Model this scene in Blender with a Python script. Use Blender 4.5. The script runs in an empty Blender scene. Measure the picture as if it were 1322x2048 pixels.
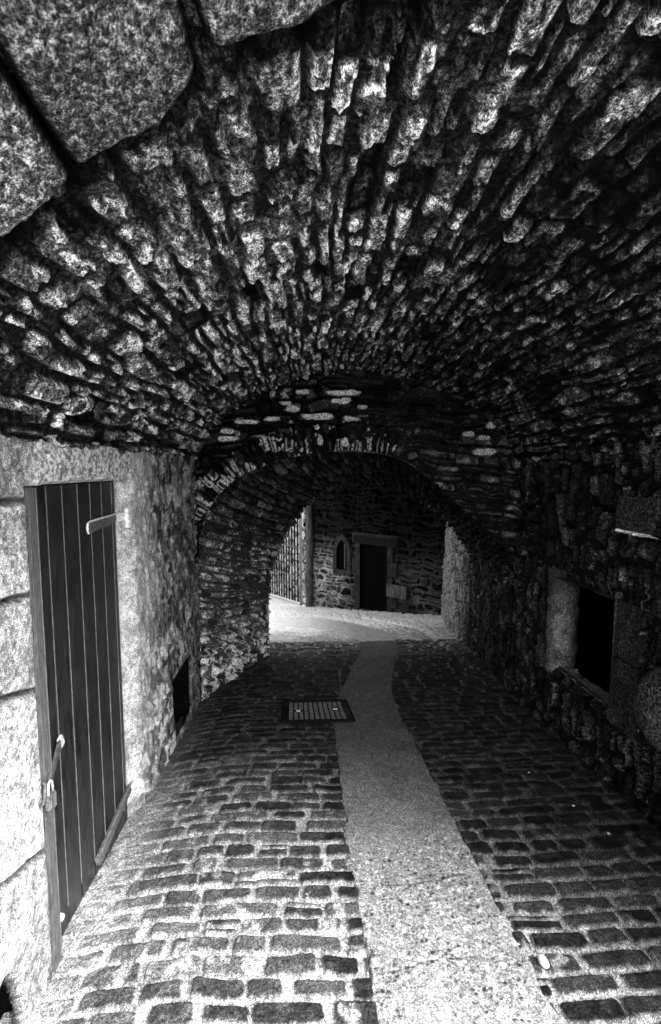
import bpy, math
import numpy as np

# ------------------------------------------------------------------ scene, camera
scene = bpy.context.scene
col = scene.collection
R = math.radians

FOC = 930.0                       # focal length in photo pixels (photo 1322 x 2048)
PITCH = math.atan(84 / FOC)
YAW = math.atan(51 / FOC * math.cos(PITCH))

# ------------------------------------------------------------------ numpy noise
def _hash(ix, iy, iz, seed):
    h = (ix.astype(np.uint32) * np.uint32(374761393) + iy.astype(np.uint32) * np.uint32(668265263)
         + iz.astype(np.uint32) * np.uint32(2147483647) + np.uint32((seed * 974711 + 12345) & 0xffffffff))
    h = (h ^ (h >> np.uint32(13))) * np.uint32(1274126177)
    h = (h ^ (h >> np.uint32(16))) * np.uint32(2246822519)
    h = h ^ (h >> np.uint32(15))
    return h.astype(np.float64) / 4294967295.0

def h1(*a, seed=0):
    a = [np.asarray(q).astype(np.int64) for q in a]
    while len(a) < 3:
        a.append(np.zeros_like(a[0]))
    return _hash(a[0], a[1], a[2], seed)

def vnoise(P, f, seed=0):
    """value noise in 0..1 on (...,3) or (...,2) points"""
    Q = P * f
    I = np.floor(Q).astype(np.int64); F = Q - I
    F = F * F * (3 - 2 * F)
    if P.shape[-1] == 2:
        x, y = I[..., 0], I[..., 1]; fx, fy = F[..., 0], F[..., 1]; z = np.zeros_like(x)
        a = _hash(x, y, z, seed); b = _hash(x + 1, y, z, seed); c = _hash(x, y + 1, z, seed); d = _hash(x + 1, y + 1, z, seed)
        return (a * (1 - fx) + b * fx) * (1 - fy) + (c * (1 - fx) + d * fx) * fy
    x, y, z = I[..., 0], I[..., 1], I[..., 2]; fx, fy, fz = F[..., 0], F[..., 1], F[..., 2]
    out = 0
    for dz in (0, 1):
        a = _hash(x, y, z + dz, seed); b = _hash(x + 1, y, z + dz, seed)
        c = _hash(x, y + 1, z + dz, seed); d = _hash(x + 1, y + 1, z + dz, seed)
        out = out + ((a * (1 - fx) + b * fx) * (1 - fy) + (c * (1 - fx) + d * fx) * fy) * (fz if dz else 1 - fz)
    return out

def fbm(P, f, octs=4, seed=0, gain=.5):
    s = 0; amp = 1; tot = 0
    for o in range(octs):
        s = s + amp * vnoise(P, f * 2.03 ** o, seed + 17 * o); tot += amp; amp *= gain
    return s / tot

def sstep(a, b, x):
    t = np.clip((x - a) / (b - a), 0, 1)
    return t * t * (3 - 2 * t)

def uv2(u, v):
    return np.stack([u, v], -1)

# ------------------------------------------------------------------ stone layouts
def courses(u, v, seed, th=(.05, .11), ln=(.15, .4), warp=.012, wf=5., split=.3, rcf=.42, inset=0.):
    """irregular coursed stones: u runs along the course, v across it.
    returns edge distance d, stone random numbers (r1,r2,r3), local coords (lu,lv)"""
    rng = np.random.default_rng(seed)
    q = uv2(u, v)
    vv = v + warp * 2 * (fbm(q, wf, 3, seed + 1) - .5)
    uu = u + warp * 3 * (fbm(q, wf * 1.3, 3, seed + 2) - .5)
    lo, hi = vv.min() - .2, vv.max() + .2
    e = [lo]
    while e[-1] < hi:
        e.append(e[-1] + rng.uniform(*th))
    e = np.array(e)
    k = np.clip(np.searchsorted(e, vv, side='right') - 1, 0, len(e) - 2)
    e0, e1 = e[k].copy(), e[k + 1].copy()
    b0 = np.zeros_like(u); b1 = np.ones_like(u); j = np.zeros(u.shape, np.int64)
    ulo, uhi = uu.min() - 1, uu.max() + 1
    for kk in range(len(e) - 1):
        m = k == kk
        if not m.any():
            continue
        br = [ulo + rng.uniform(0, .3)]
        while br[-1] < uhi:
            br.append(br[-1] + rng.uniform(*ln) * (1.5 if rng.random() < .12 else 1))
        br = np.array(br)
        jj = np.clip(np.searchsorted(br, uu[m], side='right') - 1, 0, len(br) - 2)
        j[m] = jj; b0[m] = br[jj]; b1[m] = br[jj + 1]
    hs = h1(k, j, seed=seed + 5)
    sp = hs < split
    fr = e0 + (e1 - e0) * (.3 + .4 * h1(k, j, seed=seed + 6))
    upper = sp & (vv >= fr)
    lower = sp & (vv < fr)
    e0 = np.where(upper, fr, e0); e1 = np.where(lower, fr, e1)
    sid = np.where(upper, 1, 0)
    r = [h1(k, j, sid, seed=seed + 10 + i) for i in range(4)]
    if inset:
        hh = [h1(k, j, sid, seed=seed + 30 + i) ** 2 for i in range(4)]
        dv_ = (e1 - e0) * inset; du_ = np.minimum((b1 - b0) * inset, .03)
        e0 = e0 + dv_ * hh[0]; e1 = e1 - dv_ * hh[1]; b0 = b0 + du_ * hh[2]; b1 = b1 - du_ * hh[3]
    du = np.minimum(uu - b0, b1 - uu); dv = np.minimum(vv - e0, e1 - vv)
    rc = np.minimum(rcf * (e1 - e0), .05)
    qx = np.maximum(rc - du, 0); qy = np.maximum(rc - dv, 0)
    d = np.where((qx > 0) & (qy > 0), rc - np.hypot(qx, qy), np.minimum(du, dv))
    lu = (uu - (b0 + b1) / 2) / (b1 - b0) * 2; lv = (vv - (e0 + e1) / 2) / (e1 - e0) * 2
    return d, r, lu, lv

def rubble(u, v, seed, size=(.16, .11), jit=.85, warp=.02):
    """random rubble: jittered cells"""
    q = uv2(u, v)
    x = (u + warp * 2 * (fbm(q, 9, 2, seed + 1) - .5)) / size[0]
    y = (v + warp * 2 * (fbm(q, 9, 2, seed + 2) - .5)) / size[1]
    ix, iy = np.floor(x).astype(np.int64), np.floor(y).astype(np.int64)
    f1 = np.full(u.shape, 9.); f2 = np.full(u.shape, 9.); bx = ix.copy(); by = iy.copy(); ox = np.zeros_like(u); oy = np.zeros_like(u)
    for dx in (-1, 0, 1):
        for dy in (-1, 0, 1):
            cx_, cy_ = ix + dx, iy + dy
            px = cx_ + .5 + jit * (h1(cx_, cy_, seed=seed + 3) - .5); py = cy_ + .5 + jit * (h1(cx_, cy_, seed=seed + 4) - .5)
            dd = np.hypot(x - px, y - py)
            nw = dd < f1
            f2 = np.where(nw, f1, np.minimum(f2, dd)); f1 = np.where(nw, dd, f1)
            bx = np.where(nw, cx_, bx); by = np.where(nw, cy_, by); ox = np.where(nw, x - px, ox); oy = np.where(nw, y - py, oy)
    d = (f2 - f1) * .5 * min(size)
    r = [h1(bx, by, seed=seed + 10 + i) for i in range(4)]
    return d, r, ox * 2, oy * 2

def stone_relief(d, r, lu, lv, P, depth=.03, joint=.008, soft=.016, tilt=.012, rough=.006, seed=0, rf=28):
    s = sstep(joint * .3, joint + soft, d)
    n = fbm(P, rf, 4, seed + 60, .55) - .5
    big = fbm(P, 7, 2, seed + 61) - .5
    off = (r[0] - .5) * depth * .9 + tilt * ((r[1] - .5) * lu + (r[2] - .5) * lv)
    h = s * (depth * .5 + off) - depth * .5 * (1 - s) + rough * 2 * n * (.5 + s) + .012 * big
    return h, s

def facets(u, v, seed, size=(.07, .035), amp=.010, tilt=.012):
    d, r, ox, oy = rubble(u, v, seed, size, .95, .012)
    return amp * (r[0] - .5) + tilt * ((r[1] - .5) * ox + (r[2] - .5) * oy)

def banded(u, v, seed, length, shift):
    """breaks long courses up: every stretch of the wall starts its courses afresh"""
    q = uv2(u, v)
    t = (u + .45 * length * (vnoise(q * np.array([.0001, 1.]), 7, seed) - .5) + .10 * length * (fbm(q, 9, 2, seed + 1) - .5)) / length
    b = np.floor(t).astype(np.int64)
    return v + shift * (h1(b, seed=seed + 2) - .5) * 2, np.minimum(t - b, b + 1 - t) * length

# ------------------------------------------------------------------ materials
def new_mat(name):
    m = bpy.data.materials.new(name); m.use_nodes = True
    nt = m.node_tree; nt.nodes.clear()
    out = nt.nodes.new('ShaderNodeOutputMaterial'); b = nt.nodes.new('ShaderNodeBsdfPrincipled')
    nt.links.new(b.outputs[0], out.inputs[0])
    return m, nt, b

def mathn(nt, op, a, b=None, clamp=False):
    n = nt.nodes.new('ShaderNodeMath'); n.operation = op; n.use_clamp = clamp
    for i, q in enumerate((a, b)):
        if q is None: continue
        if isinstance(q, (int, float)): n.inputs[i].default_value = q
        else: nt.links.new(q, n.inputs[i])
    return n.outputs[0]

def noise_n(nt, co, scale, detail=3, rough=.6):
    n = nt.nodes.new('ShaderNodeTexNoise'); n.inputs['Scale'].default_value = scale
    n.inputs['Detail'].default_value = detail; n.inputs['Roughness'].default_value = rough
    nt.links.new(co, n.inputs['Vector'])
    return n.outputs['Fac']

def maprange(nt, v, a, b, c, d):
    n = nt.nodes.new('ShaderNodeMapRange')
    n.inputs[1].default_value = a; n.inputs[2].default_value = b; n.inputs[3].default_value = c; n.inputs[4].default_value = d
    nt.links.new(v, n.inputs[0])
    return n.outputs[0]

def stone_mat(name, speck=90, contrast=(.35, 1.6), grain=260, bump=.5, rough=.85, spec=.06, bdist=.004, lo=.40, hi=.62, gam=1.5, piv=.28):
    """stone whose reflectance per point is the mesh's own 'tone' attribute, broken by mineral speckle"""
    m, nt, b = new_mat(name)
    tc = nt.nodes.new('ShaderNodeTexCoord'); co = tc.outputs['Object']
    at = nt.nodes.new('ShaderNodeAttribute'); at.attribute_name = 'tone'
    n1 = noise_n(nt, co, speck, 3, .65); n2 = noise_n(nt, co, grain, 1, .5)
    k = mathn(nt, 'MULTIPLY', maprange(nt, n1, lo, hi, *contrast), maprange(nt, n2, .36, .64, .4, 1.6))
    v = mathn(nt, 'MULTIPLY', at.outputs['Fac'], k)
    v = mathn(nt, 'MINIMUM', mathn(nt, 'MULTIPLY', mathn(nt, 'POWER', mathn(nt, 'DIVIDE', v, piv), gam), piv), .86)
    cb = nt.nodes.new('ShaderNodeCombineColor')
    for i in range(3): nt.links.new(v, cb.inputs[i])
    nt.links.new(cb.outputs[0], b.inputs['Base Color'])
    b.inputs['Roughness'].default_value = rough; b.inputs['Specular IOR Level'].default_value = spec
    bp = nt.nodes.new('ShaderNodeBump'); bp.inputs['Strength'].default_value = bump; bp.inputs['Distance'].default_value = bdist
    nt.links.new(mathn(nt, 'ADD', n1, mathn(nt, 'MULTIPLY', n2, .5)), bp.inputs['Height'])
    nt.links.new(bp.outputs[0], b.inputs['Normal'])
    return m

def plain_mat(name, base, rough=.6, metal=0., scale=40, amp=.4, stretch=(1, 1, 1), bump=.2, grain=300, spec=.4):
    m, nt, b = new_mat(name)
    tc = nt.nodes.new('ShaderNodeTexCoord'); mp = nt.nodes.new('ShaderNodeMapping')
    mp.inputs['Scale'].default_value = stretch
    nt.links.new(tc.outputs['Object'], mp.inputs[0])
    n1 = noise_n(nt, mp.outputs[0], scale, 4, .6); n2 = noise_n(nt, tc.outputs['Object'], grain, 1, .5)
    k = mathn(nt, 'MULTIPLY', maprange(nt, n1, .35, .65, 1 - amp, 1 + amp), maprange(nt, n2, .36, .64, .7, 1.3))
    v = mathn(nt, 'MULTIPLY', k, base)
    cb = nt.nodes.new('ShaderNodeCombineColor')
    for i in range(3): nt.links.new(v, cb.inputs[i])
    nt.links.new(cb.outputs[0], b.inputs['Base Color'])
    b.inputs['Roughness'].default_value = rough; b.inputs['Metallic'].default_value = metal; b.inputs['Specular IOR Level'].default_value = spec
    bp = nt.nodes.new('ShaderNodeBump'); bp.inputs['Strength'].default_value = bump; bp.inputs['Distance'].default_value = .003
    nt.links.new(n1, bp.inputs['Height']); nt.links.new(bp.outputs[0], b.inputs['Normal'])
    return m

M = dict(
    rubble=stone_mat('weathered_rubble', 75, (.30, 1.6), 240, .5),
    granite=stone_mat('coarse_granite', 110, (.45, 1.5), 260, .5, gam=1.25),
    plaster=stone_mat('lime_render', 45, (.72, 1.2), 260, .22, gam=1.3),
    setts=stone_mat('worn_setts', 100, (.6, 1.4), 300, .4, .8, .08, gam=1.35),
    concrete=stone_mat('rough_concrete', 110, (.6, 1.3), 330, .5, gam=1.3),
    mass=plain_mat('dark_masonry', .06, .9),
    paint=plain_mat('black_door_paint', .013, .42, 0, 9, .85, (5, 5, .8), .15, 330, .5),
    pale_strip=plain_mat('pale_strip_paint', .11, .6, 0, 30, .3),
    frame=plain_mat('weathered_frame_wood', .07, .7, 0, 30, .4, (4, 4, .7)),
    iron=plain_mat('rusty_iron', .07, .6, 0, 80, .6, (1, 1, 1), .4),
    steel=plain_mat('bright_steel', .62, .4, .3, 60, .3),
    castiron=plain_mat('cast_iron', .006, .8, 0, 120, .5, (1, 1, 1), .3, 300, .05),
    stud=plain_mat('worn_cast_iron', .10, .6, 0, 120, .5, spec=.1),
    wood=plain_mat('old_dark_timber', .010, .9, 0, 20, .5, (4, 4, .6), .2, 300, .05),
    void=plain_mat('near_black_fill', .004, 1., 0, 40, .4, (1, 1, 1), .2, 300, 0.),  # near-black colour stands in for unlit interiors; also on the gate bars
    pale=plain_mat('white_pebble', .75, .7),
    pole=plain_mat('bark_brown_pole', .05, .8, 0, 18, .7, (1, 1, .3), .6),
)

# ------------------------------------------------------------------ objects
def prop(o, label=None, cat=None, group=None, kind=None):
    if label: o['label'] = label
    if cat: o['category'] = cat
    if group: o['group'] = group
    if kind or label: o['kind'] = kind or 'thing'
    return o

def empty(name, loc=(0, 0, 0), label=None, cat=None, group=None):
    o = bpy.data.objects.new(name, None); col.objects.link(o); o.location = loc
    o.empty_display_size = .2
    return prop(o, label, cat, group)

def link(name, me, mat, parent=None, smooth=True):
    o = bpy.data.objects.new(name, me); col.objects.link(o)
    if mat: me.materials.append(mat)
    if smooth: me.polygons.foreach_set('use_smooth', np.ones(len(me.polygons), bool))
    if parent:
        o.parent = parent
        o.matrix_parent_inverse.identity()
        o.location = -np.array(parent.location) if not parent.parent else (0, 0, 0)
    return o

def mesh_np(name, V, F, tone=None):
    me = bpy.data.meshes.new(name)
    V = np.ascontiguousarray(V, np.float32); F = np.ascontiguousarray(F, np.int32)
    me.vertices.add(len(V)); me.vertices.foreach_set('co', V.ravel())
    me.loops.add(F.size); me.loops.foreach_set('vertex_index', F.ravel())
    me.polygons.add(len(F)); me.polygons.foreach_set('loop_start', np.arange(len(F), dtype=np.int32) * 4)
    if tone is not None:
        a = me.attributes.new('tone', 'FLOAT', 'POINT'); a.data.foreach_set('value', np.ascontiguousarray(tone, np.float32).ravel())
    me.update(calc_edges=True); me.validate()
    return me

def normals(P, toward):
    du = np.gradient(P, axis=1); dv = np.gradient(P, axis=0)
    N = np.cross(du, dv); N /= np.linalg.norm(N, axis=-1, keepdims=True) + 1e-12
    if np.mean(np.sum(N * (np.asarray(toward, float) - P), -1)) < 0: N = -N
    return N

def sheet(name, P, h, tone, mat, toward, parent=None, keep=None, N=None):
    """a stone surface: base points P (rows, cols, 3) pushed out by h towards the open side"""
    if N is None: N = normals(P, toward)
    V = P + N * h[..., None]
    r, c = h.shape
    idx = np.arange(r * c).reshape(r, c)
    F = np.stack([idx[:-1, :-1], idx[:-1, 1:], idx[1:, 1:], idx[1:, :-1]], -1)
    fn = np.cross(P[:-1, 1:] - P[:-1, :-1], P[1:, :-1] - P[:-1, :-1])
    if np.mean(np.sum(fn * N[:-1, :-1], -1)) < 0: F = F[..., ::-1]
    F = F.reshape(-1, 4)
    if keep is not None:
        kf = (keep[:-1, :-1] & keep[1:, :-1] & keep[:-1, 1:] & keep[1:, 1:]).ravel()
        F = F[kf]
        used = np.zeros(r * c, bool); used[F.ravel()] = True
        remap = np.cumsum(used) - 1
        F = remap[F]; V = V.reshape(-1, 3)[used]; tone = tone.ravel()[used]
    return link(name, mesh_np(name, V.reshape(-1, 3), F, tone), mat, parent)

class MB:
    """collects simple solids into one mesh"""
    def __init__(s): s.v = []; s.f = []
    def add(s, V, F):
        o = len(s.v); s.v += [tuple(map(float, q)) for q in V]; s.f += [tuple(i + o for i in q) for q in F]; return s
    def box(s, lo, hi):
        x0, y0, z0 = lo; x1, y1, z1 = hi
        return s.add([(x0, y0, z0), (x1, y0, z0), (x1, y1, z0), (x0, y1, z0), (x0, y0, z1), (x1, y0, z1), (x1, y1, z1), (x0, y1, z1)],
                     [(3, 2, 1, 0), (4, 5, 6, 7), (0, 1, 5, 4), (1, 2, 6, 5), (2, 3, 7, 6), (3, 0, 4, 7)])
    def bar(s, a, b, w, t, up=(0, 0, 1)):
        """rectangular bar from a to b, w wide along 'up', t thick"""
        a = np.array(a, float); b = np.array(b, float); d = b - a; d /= np.linalg.norm(d)
        up = np.array(up, float); sd = np.cross(d, up); sd /= np.linalg.norm(sd); up = np.cross(sd, d)
        V = [p + sx * sd * t / 2 + sz * up * w / 2 for p in (a, b) for sx, sz in ((-1, -1), (1, -1), (1, 1), (-1, 1))]
        return s.add(V, [(0, 1, 2, 3), (7, 6, 5, 4), (0, 4, 5, 1), (1, 5, 6, 2), (2, 6, 7, 3), (3, 7, 4, 0)])
    def tube(s, pts, rad, n=10, caps=True):
        pts = [np.array(p, float) for p in pts]; k = len(pts)
        rad = [rad] * k if np.isscalar(rad) else rad
        ref = np.array((.31, .17, .93)) if abs((pts[-1] - pts[0])[2]) < .8 * np.linalg.norm(pts[-1] - pts[0]) else np.array((.93, .17, .1))
        V = []
        for i, p in enumerate(pts):
            d = pts[min(i + 1, k - 1)] - pts[max(i - 1, 0)]; d /= np.linalg.norm(d) + 1e-9
            a = np.cross(d, ref); a /= np.linalg.norm(a); b = np.cross(d, a)
            V += [p + rad[i] * (math.cos(t) * a + math.sin(t) * b) for t in np.arange(n) * 2 * math.pi / n]
        F = [(i * n + j, i * n + (j + 1) % n, (i + 1) * n + (j + 1) % n, (i + 1) * n + j) for i in range(k - 1) for j in range(n)]
        if caps: F += [tuple(range(n))[::-1], tuple(range((k - 1) * n, k * n))]
        return s.add(V, F)
    def prism(s, poly, ax, c0, c1):
        """polygon in the two other axes, pulled along axis ax from c0 to c1"""
        n = len(poly); oth = [i for i in range(3) if i != ax]; V = []
        for c in (c0, c1):
            for q in poly:
                w = [0, 0, 0]; w[ax] = c; w[oth[0]] = q[0]; w[oth[1]] = q[1]; V.append(w)
        return s.add(V, [tuple(range(n)), tuple(range(n, 2 * n))[::-1]] + [(i, (i + 1) % n, n + (i + 1) % n, n + i) for i in range(n)])
    def build(s, name, mat, parent=None, bevel=0., smooth=False):
        me = bpy.data.meshes.new(name); me.from_pydata(s.v, [], s.f)
        import bmesh
        bm = bmesh.new(); bm.from_mesh(me); bmesh.ops.recalc_face_normals(bm, faces=bm.faces)
        if bevel: bmesh.ops.bevel(bm, geom=list(bm.edges), offset=bevel, segments=2, affect='EDGES', clamp_overlap=True)
        bm.to_mesh(me); bm.free()
        return link(name, me, mat, parent, smooth)

# ------------------------------------------------------------------ lane profile (z = 0 is the eye, the lane falls away)
H0 = 1.65
def fz(Y):
    Y = np.asarray(Y, float)
    z = -H0 - .08 * Y - .12 * (np.log1p(np.exp((Y - 5.1) * 4)) / 4)
    return np.maximum(z, -H0 - .08 * 30 - .12 * 24.9)

def camber(x):
    return -.058 * np.clip((-.35 - x) / .57, 0, 1.2) ** 1.4

def path_mid(Y):            # middle line of the smooth strip
    Y = np.asarray(Y, float)
    return np.interp(Y, [0, 1.3, 2, 3.4, 3.9, 4.6, 5.2, 5.6], [.50, .505, .49, .468, .52, .69, .86, .90])
def path_half(Y):
    return np.interp(Y, [0, 1.3, 2, 3.4, 4.0, 4.6, 5.4], [.315, .302, .305, .285, .245, .235, .24])

def geo(y0, y1, k, mn=.003):
    ys = [y0]
    while ys[-1] < y1: ys.append(ys[-1] + max(mn, k * ys[-1]))
    return np.array(ys)

# ---- cobbled lane
xs = np.arange(-1.02, 2.12, .0042); ys = geo(.85, 5.75, .0026)
X, Y = np.meshgrid(xs, ys)
P = np.stack([X, Y, fz(Y)], -1)
bow = .035 * np.sin((X - .2) * 1.7)
P[..., 2] += camber(X)
d, r, lu, lv = courses(X, Y + bow, 11, (.068, .090), (.13, .26), .009, 7., .03, .30, .10)
n3 = fbm(P, 26, 4, 5); n4 = fbm(P, 5, 3, 6); n5 = fbm(P, 75, 2, 8)
jw = .0005 + .005 * n4 + .011 * (n3 - .5)
s = sstep(jw, jw + .007, d)
bury = 1 - sstep(.0, .24, X + .92 + .30 * (n4 - .5) + .1 * (n3 - .5))      # mortar fillet along the wall
wear = sstep(.60, .70, fbm(P, 15, 3, 31) + .10 * (r[3] - .5))
s2 = s * (1 - .85 * bury)
h = .016 * s2 + .005 * (r[0] - .5) * s2 + .010 * ((r[1] - .5) * lu + (r[2] - .5) * lv) * s2 + .010 * (n3 - .5) + .004 * (n5 - .5) + .02 * (n4 - .5) + .010 * bury
mouth_light = sstep(3.4, 1.7, Y + .7 * (X - .0).clip(0) + .6 * (n4 - .5))                # daylight fall-off painted into the tone: pale near the mouth, dark further in
mort = (.09 + .21 * mouth_light + .16 * sstep(4.6, 5.7, Y)) * (.5 + 1.0 * n3)  # lane end lightened in colour towards the bright yard
sett = .018 + .14 * sstep(4.6, 5.9, Y) * r[3] + (.02 + .06 * mouth_light) * r[3] ** 2 + .07 * (n3 - .42).clip(0) + .18 * wear * (r[2] > .45) * mouth_light + .05 * sstep(.5, -.6, X) * mouth_light * n3 * 2
tone = mort * (1 - s2) + sett * s2
# gutter groove on the far right
gx = np.interp(Y, [4.6, 5.1, 5.6, 6], [1.68, 1.68, 1.66, 1.64])
g = np.exp(-((X - gx) / .04) ** 2) * sstep(4.2, 4.8, Y)
h = h - .04 * g
inpath = np.abs(X - path_mid(Y)) < path_half(Y) - .022 + .012 * (fbm(P, 14, 2, 3) - .5)
h = np.where(inpath, -.03, h)
prop(sheet('cobbled_lane', P, h, tone, M['setts'], (0, 2, 5)), 'dark setts laid in pale mortar down the passage', 'lane', kind='structure')

# ---- smooth strip down the middle
ts = np.arange(-1, 1.0001, .013); ys = geo(.85, 5.72, .0026)
T, Y = np.meshgrid(ts, ys)
e_l = .03 * (vnoise(uv2(Y, Y * 0), 11, 71) - .5) + .012 * (vnoise(uv2(Y, Y * 0), 37, 72) - .5)
X = path_mid(Y) + T * path_half(Y) + e_l
P = np.stack([X, Y, fz(Y)], -1)
n3 = fbm(P, 40, 4, 15); n4 = fbm(P, 6, 3, 16)
d, r, lu, lv = rubble(X, Y, 40, (.019, .016), .98, .005)
ex = sstep(2.25, 1.95, Y + .25 * (n4 - .5))                       # exposed aggregate near the mouth
peb = sstep(.0012 + .003 * r[2], .003 + .003 * r[2], d) * (r[0] > .60) * ex * sstep(.22, .36, vnoise(P, 12, 19) + .2 * (r[3] - .5))
peb2 = sstep(.0015, .004, d) * (r[0] < .22) * ex
crack = np.exp(-((Y - 1.86 - .10 * (X - .5) - .07 * (vnoise(uv2(X, Y), 9, 77) - .5)) / .005) ** 2) * sstep(.75, .66, np.abs(T))
crack += np.exp(-((Y - 1.50 - .05 * (X - .5) - .05 * (vnoise(uv2(X, Y), 9, 78) - .5)) / .004) ** 2) * (T < .35)
crack += np.exp(-((X - .71 - .08 * (vnoise(uv2(X, Y), 8, 79) - .5)) / .004) ** 2) * (Y > 1.58) * (Y < 1.78)
crack = crack * (vnoise(uv2(X, Y), 30, 80) > .3)
h = .012 + .006 * (n3 - .5) + .012 * (n4 - .5) + .002 * peb - .003 * crack - .02 * sstep(.93, 1.0, np.abs(T))
tone = (.125 + .075 * sstep(3.2, 2.0, Y) + .06 * ex) * (.65 + .7 * n3) * (.8 + .4 * n4)
tone = tone * (1 - peb) + peb * (.05 + .08 * r[1]); tone = tone * (1 - .5 * peb2) + .5 * peb2 * .75
tone = tone * (1 - .5 * np.clip(crack, 0, 1))
tone = tone * (1 - .30 * sstep(3.3, 4.8, Y))  # daylight fall-off along the strip painted into its colour
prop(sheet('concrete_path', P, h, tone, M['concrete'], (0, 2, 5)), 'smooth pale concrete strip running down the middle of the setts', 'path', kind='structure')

# ---- courtyard paving beyond the inner arch, the strip bending left in it
xs = np.arange(-7, 4.2, .016); ys = geo(5.70, 17, .0032)
X, Y = np.meshgrid(xs, ys)
P = np.stack([X, Y, fz(Y)], -1)
d, r, lu, lv = courses(X - .35 * Y, Y + .35 * X, 12, (.08, .11), (.13, .26), .012, 5., .03)
n3 = fbm(P, 20, 3, 25); n4 = fbm(P, 3, 3, 26)
s = sstep(.010, .026, d)
yo = np.interp(X, [-4, -1, .25, .75, 1.1, 1.3], [9.6, 8.9, 8.1, 7.4, 6.55, 5.7]); yi = np.interp(X, [-4, -1, .2, .6, .7], [8.4, 7.6, 6.8, 6.15, 5.6])
pm = (X < 1.22) & (Y < yo) & ((Y > yi) | (X > .66))
edge = np.exp(-((Y - yo) / .03) ** 2) * (X < 1.25)
h = .022 * s + .010 * (n3 - .5) + .012 * (r[0] - .5) * s
h = np.where(pm, .012 + .006 * (n3 - .5), h) + .02 * edge
gx = np.interp(Y, [5.6, 6.7, 7.4, 8.2], [1.68, 1.72, 1.4, 1.0])
h = h - .05 * np.exp(-((X - gx) / .07) ** 2) * (Y < 8.4)
tone = (.78 * (1 - s) + (.56 + .25 * r[3]) * s) * (.65 + .7 * n3) * (.40 + .60 * sstep(5.4, 7.2, Y - .4 * X + 1.2 * (n4 - .5)))  # yard light fading into the tunnel painted into the floor colour
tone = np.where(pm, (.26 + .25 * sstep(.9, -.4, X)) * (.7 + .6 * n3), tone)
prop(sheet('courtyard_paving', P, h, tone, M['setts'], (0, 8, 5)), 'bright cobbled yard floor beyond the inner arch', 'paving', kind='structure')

# ---- open ground in front of the mouth and the wide ground below everything
xs = np.linspace(-9, 9, 200); ys = np.linspace(-10, .93, 160)
X, Y = np.meshgrid(xs, ys); P = np.stack([X, Y, -H0 - .08 * Y - .004], -1)
prop(sheet('forecourt', P, .02 * (fbm(P, 4, 3, 2) - .5), .35 + .2 * fbm(P, 9, 3, 2), M['setts'], (0, -3, 5)), 'open cobbled ground before the passage mouth', 'ground', kind='structure')
b = MB(); b.box((-400, -400, -6.3), (400, 900, -6.0)); prop(b.build('ground', M['mass']), 'flat ground far below the castle', 'ground', kind='structure')

# ------------------------------------------------------------------ vault curve
CX, VA, VB, VN, VZ = .46, 1.36, .74, 1.65, .10
def vault_curve(a, b, n, cx, z0, m=2000):
    t = np.linspace(0, math.pi, m); c, s_ = np.cos(t), np.sin(t)
    x = cx - a * np.sign(c) * np.abs(c) ** (2 / n); z = z0 + b * np.abs(s_) ** (2 / n)
    L = np.concatenate([[0], np.cumsum(np.hypot(np.diff(x), np.diff(z)))])
    return L, x, z

vault = empty('stone_vault', (.46, 2.4, .1), 'broad barrel vault of thin rough slabs set on edge over the lane', 'vault')
L, vx, vz = vault_curve(VA, VB, VN, CX, VZ)
ss = np.arange(-.10, L[-1] + .10, .0042); ys = geo(.62, 4.02, .0042, .0034)
S, Y = np.meshgrid(ss, ys)
X = np.interp(S, L, vx); Z = np.interp(S, L, vz)
X = X - np.clip(-S, 0, 1) + np.clip(S - L[-1], 0, 1)
Z = Z - .1 * np.clip(-S, 0, 1) - .1 * np.clip(S - L[-1], 0, 1)
sag = .02 * (fbm(uv2(S, Y), 1.3, 2, 9) - .5)
P = np.stack([X, Y, Z], -1)
Sb, db = banded(Y, S, 25, .62, .3)
d, r, lu, lv = courses(Y, Sb, 21, (.050, .120), (.07, .22), .028, 4.5, .30, .22, .19)
d = np.minimum(d, db + .003)
h, s = stone_relief(d, r, lu, lv, P, .020, .006, .010, .012, .008, 21)
h = h + s * facets(Y, Sb, 26, (.075, .04), .012, .010) + .4 * facets(Y, S, 28, (.03, .02), .008, .008)
n3 = fbm(P * np.array([1, .5, 1]), 34, 4, 22); n4 = fbm(P, 6, 3, 23); n6 = fbm(P, 80, 2, 24)
hole = (r[3] > .955)
slit = sstep(.026, .016, np.abs(S - np.interp(.195, vx, L) + .02 * (n3 - .5))) * sstep(1.13, 1.09, Y)
h = np.where(hole, h - .035 * s, h) - .05 * slit + .006 * (n6 - .5) + .010 * (n3 - .5) + sag
patch = sstep(.48, .66, n3 + .18 * (n4 - .5))
base = .09 + .36 * r[1] ** 1.5
rim = sstep(.25, .8, s) * (1 - sstep(.016, .030, d)) * sstep(.50, .60, fbm(P, 11, 3, 29)) * (r[0] > .3)
tone = s * (base * (.40 + 1.3 * patch)) + (1 - s) * (.026 + .07 * patch * sstep(.42, .58, n4) + .03 * (n6 - .5))
tone = tone * (1 - rim) + rim * (.30 + .35 * patch)
tone = np.where(hole, tone * .25, tone) * (1 - .85 * slit)  # shade inside missing stones and slit painted in as well
tone = tone * (1 - .62 * sstep(.0, .95, X)) * (1 - .35 * sstep(.35, .8, X) * sstep(1.9, 1.2, Y)) * (.15 + .85 * sstep(.085, .125, Y - np.interp(X, [-.92, -.56, -.40, -.25, -.155, -.02, .10, .4, 1.0, 1.8], [1.05, .968, .930, .90, .822, .812, .785, .74, .70, .68]) + .02 * (n3 - .5)))  # painted shade: darker to the right and just behind the entrance blocks
N = normals(P, (.46, 2.4, -.6))
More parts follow.
